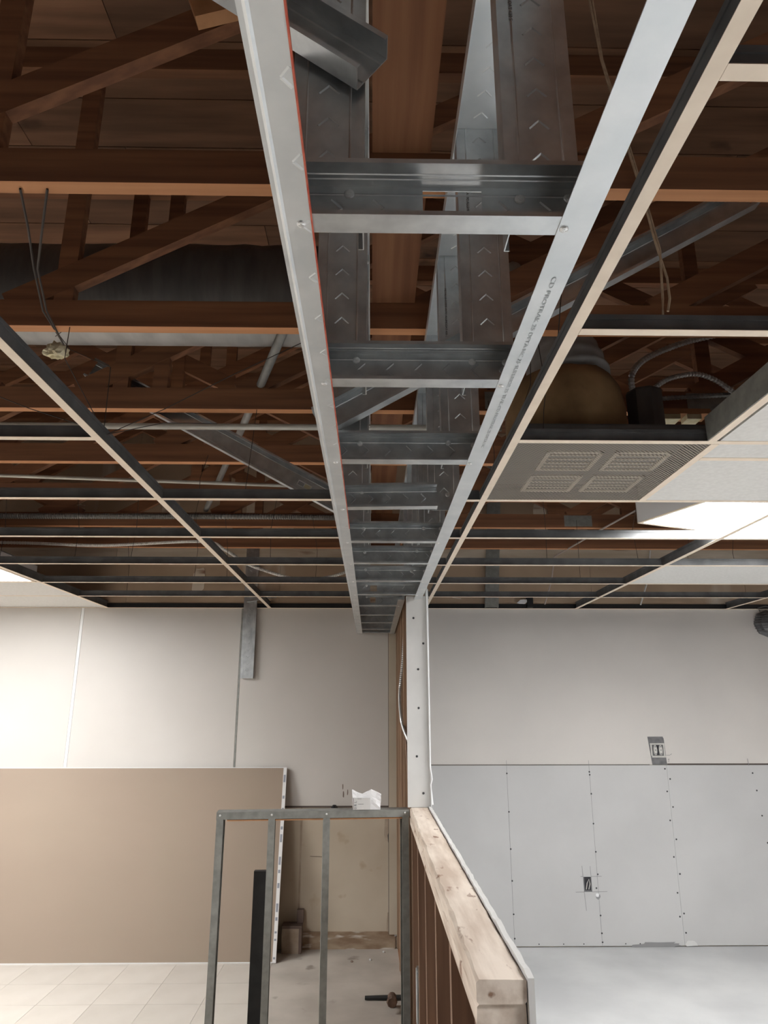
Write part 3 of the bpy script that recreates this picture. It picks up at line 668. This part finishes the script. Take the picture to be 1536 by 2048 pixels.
# caged thing at the right edge of the wall
cg = thing('wire_guard', 'dark grey wire guard basket on the back wall at the right edge', 'wire guard', (3.075, 5.36, .63))
m = MB()
for k in range(9):
    z = -.075+.15*k/8; r = math.sqrt(max(0, .0105-z*z*1.0))
    m.tube([(3.075+r*math.cos(t), YB-.006-.085*math.sin(t)*r/.1, .63+z) for t in [math.pi*i/10 for i in range(11)]], .0032, 5)
m.build('guard_wires', BOXG, cg)
m = MB(); m.lathe((3.075, YB-.006, .63), (0, -1, 0), [(.106, 0), (.106, .018), (.085, .03), (.08, .06), (.04, .075)], 8); m.build('guard_body', BOXG, cg)
MB().tube([(3.03, YB-.012, .725), (3.012, YB-.02, .752), (3.075, YB-.02, .765), (3.14, YB-.02, .752), (3.12, YB-.012, .725)], .004, 6).build('bail_wire', BOXG, cg)

# ================================================================== PARTITION
PX0, PX1, CPZ = .188, .277, -.465
pw = thing('partition_wall', 'open wood stud partition with a half wall and a white boarded end post', 'partition', (.23, 3.4, FL))
def rough_plate(y0, y1, z0, z1, seg=46, jit=.0022):
    m = MB(); ring = []
    for i in range(seg+1):
        y = y0+(y1-y0)*i/seg; j = lambda: random.uniform(-jit, jit); c = .004
        e = 0 if i not in (0, seg) else 1
        m.v += [(PX0+c+j(), y, z0), (PX1-c, y, z0), (PX1, y, z0+c), (PX1+j()*.4, y, z1-c+j()), (PX1-c+j(), y, z1+j()*.3), (PX0+c*1.5+j()*1.6, y, z1+j()*.3), (PX0+j()*.6, y, z1-c*1.5+j()*1.6), (PX0, y, z0+c)]
    for i in range(seg):
        for k in range(8): a = i*8+k; b = i*8+(k+1) % 8; m.f.append((a, b, b+8, a+8))
    m.f.append(tuple(range(8))); m.f.append(tuple(seg*8+k for k in range(8)))
    return m
rough_plate(1.418, 3.645, CPZ-.038, CPZ).build('top_plate', CAP, pw)
rough_plate(1.426, 3.645, CPZ-.077, CPZ-.039).build('top_plate', CAP, pw)
for Y in (1.424, 1.86, 2.265, 2.67, 3.075, 3.48):
    MB().box(PX0+.001, PX1-.001, Y, Y+.038, FL+.038, CPZ-.0775).build('half_wall_stud', WZ, pw)
MB().box(PX0, PX1, 1.424, YB-.025, FL, FL+.0375).build('bottom_plate', WY, pw)
for Y in (3.664, 4.07, 4.47, 4.88, 5.29):
    MB().box(.180 if Y > 3.7 else PX0, PX1-.001, Y, Y+.038, FL+.038, .99).build('wall_stud', WZL, pw)
MB().box(.18, PX1, 3.664, YB-.025, .9905, 1.028).build('top_plate', WY, pw)
MB().bar((.20, 3.71, -.40), (.20, 4.05, -.15), .07, .03, (1, 0, 0)).build('fire_block', WZ, pw)
dw = MB().box(PX1+.0005, PX1+.0130, 3.65, YB-.018, FL+.012, .99).build('drywall_sheet', DRYE, pw)
m = MB(); seg = 60
for i in range(seg+1):
    y = 1.412+(3.649-1.412)*i/seg; zt = CPZ+.006+random.uniform(-.0025, .0025)
    m.v += [(PX1+.0015+random.uniform(0, .001), y, FL+.012), (PX1+.0140, y, FL+.012), (PX1+.0140+random.uniform(-.001, .001), y, zt), (PX1+.0015+random.uniform(0, .0015), y, zt)]
for i in range(seg):
    for k in range(4): a = i*4+k; b = i*4+(k+1) % 4; m.f.append((a, b, b+4, a+4))
m.f.append((0, 1, 2, 3)); m.f.append(tuple(seg*4+k for k in range(4)))
hs_ = m.build('drywall_sheet', DRYE, pw)
MB().box(PX1+.0002, PX1+.0012, 1.47, 3.64, FL+.04, CPZ-.08).build('paper_back', MATS['old_paper'], hs_)
MB().box(PX1-.0006, PX1+.0003, 3.71, 5.40, FL+.04, .98).build('paper_back', MATS['old_paper'], dw)
ep = MB().box(.1785, PX1+.0135, 3.6495, 3.6620, CPZ+.001, .565).build('end_post_board', DRYE, pw)
MB().box(PX1+.0135, PX1+.0165, 3.640, 3.690, CPZ+.004, .60).build('corner_bead', WHITE, pw)
for x, z in ((.196, .45), (.217, .19), (.217, .0), (.205, -.23), (.235, -.40), (.245, .32)): screw(ep, (x+.02, 3.6495, z), FRONT, SCREWD, .0058, 'b')
MB().tube([(PX1+.008, 3.638, .62), (PX1+.010, 3.636, .2), (PX1+.012, 3.636, -.28), (PX1+.020, 3.634, -.335), (PX1+.012, 3.634, -.36), (PX1+.016, 3.634, -.40), (PX1+.020, 3.63, -.45)], .0042, 6).build('white_bead_cord', WHITE, pw)
gb = MB().box(.190, .245, 3.20, 3.27, -1.22, -1.02).build('junction_box', GALV, pw)
MB().box(.186, .1895, 3.205, 3.265, -1.215, -1.025).build('box_cover', GALVB, gb)
spiral([(.205, 4.40, .48), (.190, 4.36, .28), (.168, 4.30, .08), (.172, 4.1, -.08), (.200, 3.95, -.17)], .0100, 'armoured_cable', None, None, parent=pw)

# ================================================================== METAL FRAME AT LEFT OF THE HALF WALL
FA = Vector((-.729, 3.577, -.475)); FB = Vector((.186, 3.655, -.475)); fd = (FB-FA); flen = fd.length; fd.normalize(); fn = Vector((-fd.y, fd.x, 0))
mf = thing('metal_stud_frame', 'grey steel stud frame with four legs butting the half wall', 'metal framing', (-.27, 3.66, FL))
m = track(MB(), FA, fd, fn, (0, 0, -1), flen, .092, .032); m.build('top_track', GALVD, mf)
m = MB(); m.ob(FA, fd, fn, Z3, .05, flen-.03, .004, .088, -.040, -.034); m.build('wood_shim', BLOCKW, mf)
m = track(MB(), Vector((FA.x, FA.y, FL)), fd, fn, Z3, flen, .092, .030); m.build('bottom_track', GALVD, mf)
for s0, open_ in ((.0015, 1), (.243, 1), (.503, 1), (.882, -1)):
    o = FA+fd*(s0 if open_ > 0 else s0+.033); o = Vector((o.x, o.y, -.4765)) + fn*.0015
    # flange faces the camera; web runs back along fn
    m = stud(MB(), o+(fd*.0), (0, 0, -1), fn, fd*(1 if open_ > 0 else -1), ZC-.4765-.002, .089, .032, None, .006, .0014)
    # web visible on the inner side for the left legs
    l_ = m.build('leg_stud', GALVD, mf)
    p = FA+fd*(s0+.016)+Vector((0, 0, -.014))-fn*.0002
    screw(l_, p, FRONT, r=.005)
# bag of screws on the frame
bgt = thing('hardware_bag', 'small clear plastic bag with a white printed label on the metal frame', 'plastic bag', (-.025, 3.66, -.475))
bm = bmesh.new(); bmesh.ops.create_cube(bm, size=1); bmesh.ops.subdivide_edges(bm, edges=bm.edges, cuts=5, use_grid_fill=True)
for v in bm.verts:
    x, y, z = v.co; zz = z+.5
    v.co = Vector((x*.132*(1+.06*zz), y*(.05-.034*zz), zz*.078+(.010*math.sin(x*9)*zz)))+Vector((random.uniform(-1, 1)*.0022, random.uniform(-1, 1)*.0028, random.uniform(-1, 1)*.002*(zz > .02)))
m = MB(); m.add([(v.co.x-.022, v.co.y+3.668, v.co.z-.4735) for v in bm.verts], [tuple(v.index for v in f_.verts) for f_ in bm.faces]); bm.free()
m.build('bag_body', PLAST, bgt)
lab = MB().box(-.088, -.004, 3.635, 3.6358, -.472, -.418).build('printed_label', DRYE, bgt)
MB().box(-.088, -.0855, 3.6340, 3.6349, -.470, -.42).build('label_stripe', MAROON, lab)
text('0 R L', .017, INK, lab, (-.0695, 3.6345, -.4695), (0, 0, 1), (-1, 0, 0))
m = MB(); m.box(-.066, -.046, 3.6342, 3.6349, -.4235, -.422); m.box(-.062, -.036, 3.6342, 3.6349, -.4475, -.446); m.build('label_rules', INK, lab)
dk = MB().lathe((-.262, YB-.05, -.695), (0, 0, 1), [(.02, 0), (.024, .012), (.012, .028)], 7)
# black plank behind the frame
pk = MB().box(-.574, -.485, 3.80, 3.835, FL+.004, -.773); tag(pk.build('black_plank', BLK), 'matte black plank standing upright behind the second leg of the metal frame', 'plank')
# leaning drywall
LBt, LBb = 5.395, 5.150
dws = thing('drywall_stack', 'large brown backed drywall sheet leaning on the left back wall', 'drywall', (-1.85, 5.25, FL))
def lean(x0, x1, off, th, z1):
    b0 = Vector((0, LBb+off, FL+.004)); b1 = Vector((0, LBt+off, z1)); m = MB(); D = (b1-b0); ln = D.length; D.normalize(); Nn = Vector((0, D.z, -D.y))
    return m, b0, D, Nn, ln
m, b0, D, Nn, ln = lean(0, 0, 0, 0, -.418)
m.ob(b0, X3, D, Nn, -3.06, -.612, 0, ln, .0005, .0125); m.build('drywall_board', KRAFT, dws)
MB().ob(b0, X3, D, Nn, -3.06, -.618, -.0, ln+.004, .0130, .0255).build('drywall_board', DRYE, dws)
MB().ob(b0, X3, D, Nn, -3.06, -.612, ln-.001, ln+.0045, -.0008, .0126).build('board_edge', DRYE, dws)
MB().ob(b0, X3, D, Nn, -3.06, -.612, -.001, .006, -.0008, .0126).build('board_edge', DRYE, dws)
tp = MB().ob(b0, X3, D, Nn, -.634, -.6105, 0, ln+.001, -.0012, .0126).build('end_tape', TAPE, dws)
m = MB(); s_ = .02
while s_ < ln-.03:
    l2 = random.choice((.012, .03, .05, .02)); m.ob(b0, X3, D, Nn, -.630, -.616, s_, s_+l2, -.0018, -.0012); s_ += l2+random.choice((.03, .06, .09))
tag(m.build('tape_print', TAPEINK, tp), kind='stuff')
# remnants on the floor in the corner behind the board
rm = thing('trim_remnant', 'dark brown remnant of old base trim in the wall corner behind the drywall', 'trim', (-.52, 5.38, FL))
MB().box(-.60, -.468, YB-.10, YB-.085, FL, FL+.15).build('face_board', MORT, rm)
MB().box(-.60, -.466, YB-.105, YB-.002, FL+.151, FL+.168).build('top_ledge', MAROON, rm)
MB().box(-.484, -.466, YB-.1055, YB-.002, FL, FL+.150).build('corner_strip', MAROON, rm)
MB().box(-.505, -.462, YB-.04, YB-.001, FL+.169, FL+.25).build('corner_block', MAROON, rm)
# pipe stub and dark floor pipe
ps = thing('pipe_stub', 'rusty capped pipe stub rising from the concrete by the partition', 'pipe', (.122, 4.42, FL))
m = MB(); m.tube([(.122, 4.46, FL+.004), (.122, 4.45, FL+.05), (.120, 4.41, FL+.065), (.118, 4.37, FL+.06)], [.020, .021, .024, .022], 12); m.build('bent_stub', RUST, ps, smooth=True)
m = MB().lathe((.118, 4.372, FL+.060), (0, -1, -.1), [(.028, 0), (.030, .015), (.024, .024)], 8); m.build('hex_cap', RUST, ps)
tag(MB().tube([(-.03, 4.552, FL+.012), (.07, 4.55, FL+.013), (.186, 4.548, FL+.015)], [.010, .013, .013], 8).build('floor_pipe', BLK), 'dark pipe lying on the concrete floor beside the rusty stub', 'pipe')
tag(blob(0, 0, .03, .02, 0, .01).build('wall_knob', DARK, at=(0, 0, 0)) if False else dk.build('wall_clip', DARK), 'small dark clip on the wall panel bottom edge above the metal frame', 'clip')
for x, y in ((.0, 5.2), (-.12, 5.17), (.09, 5.35)):
    lb_ = {0: 'white plaster crumb on the concrete, right of the third frame leg', -.12: 'dark crumb on the concrete, left of the white crumb', .09: 'white crumb at the foot of the stained wall base'}[x]
    tag(MB().lathe((x, y, FL), Z3, [(.008, 0), (.010, .005), (.005, .01)], 6).build('plaster_crumb', DRYE if x > -.1 else MAROON), lb_, 'crumb', 'crumbs on the concrete floor')
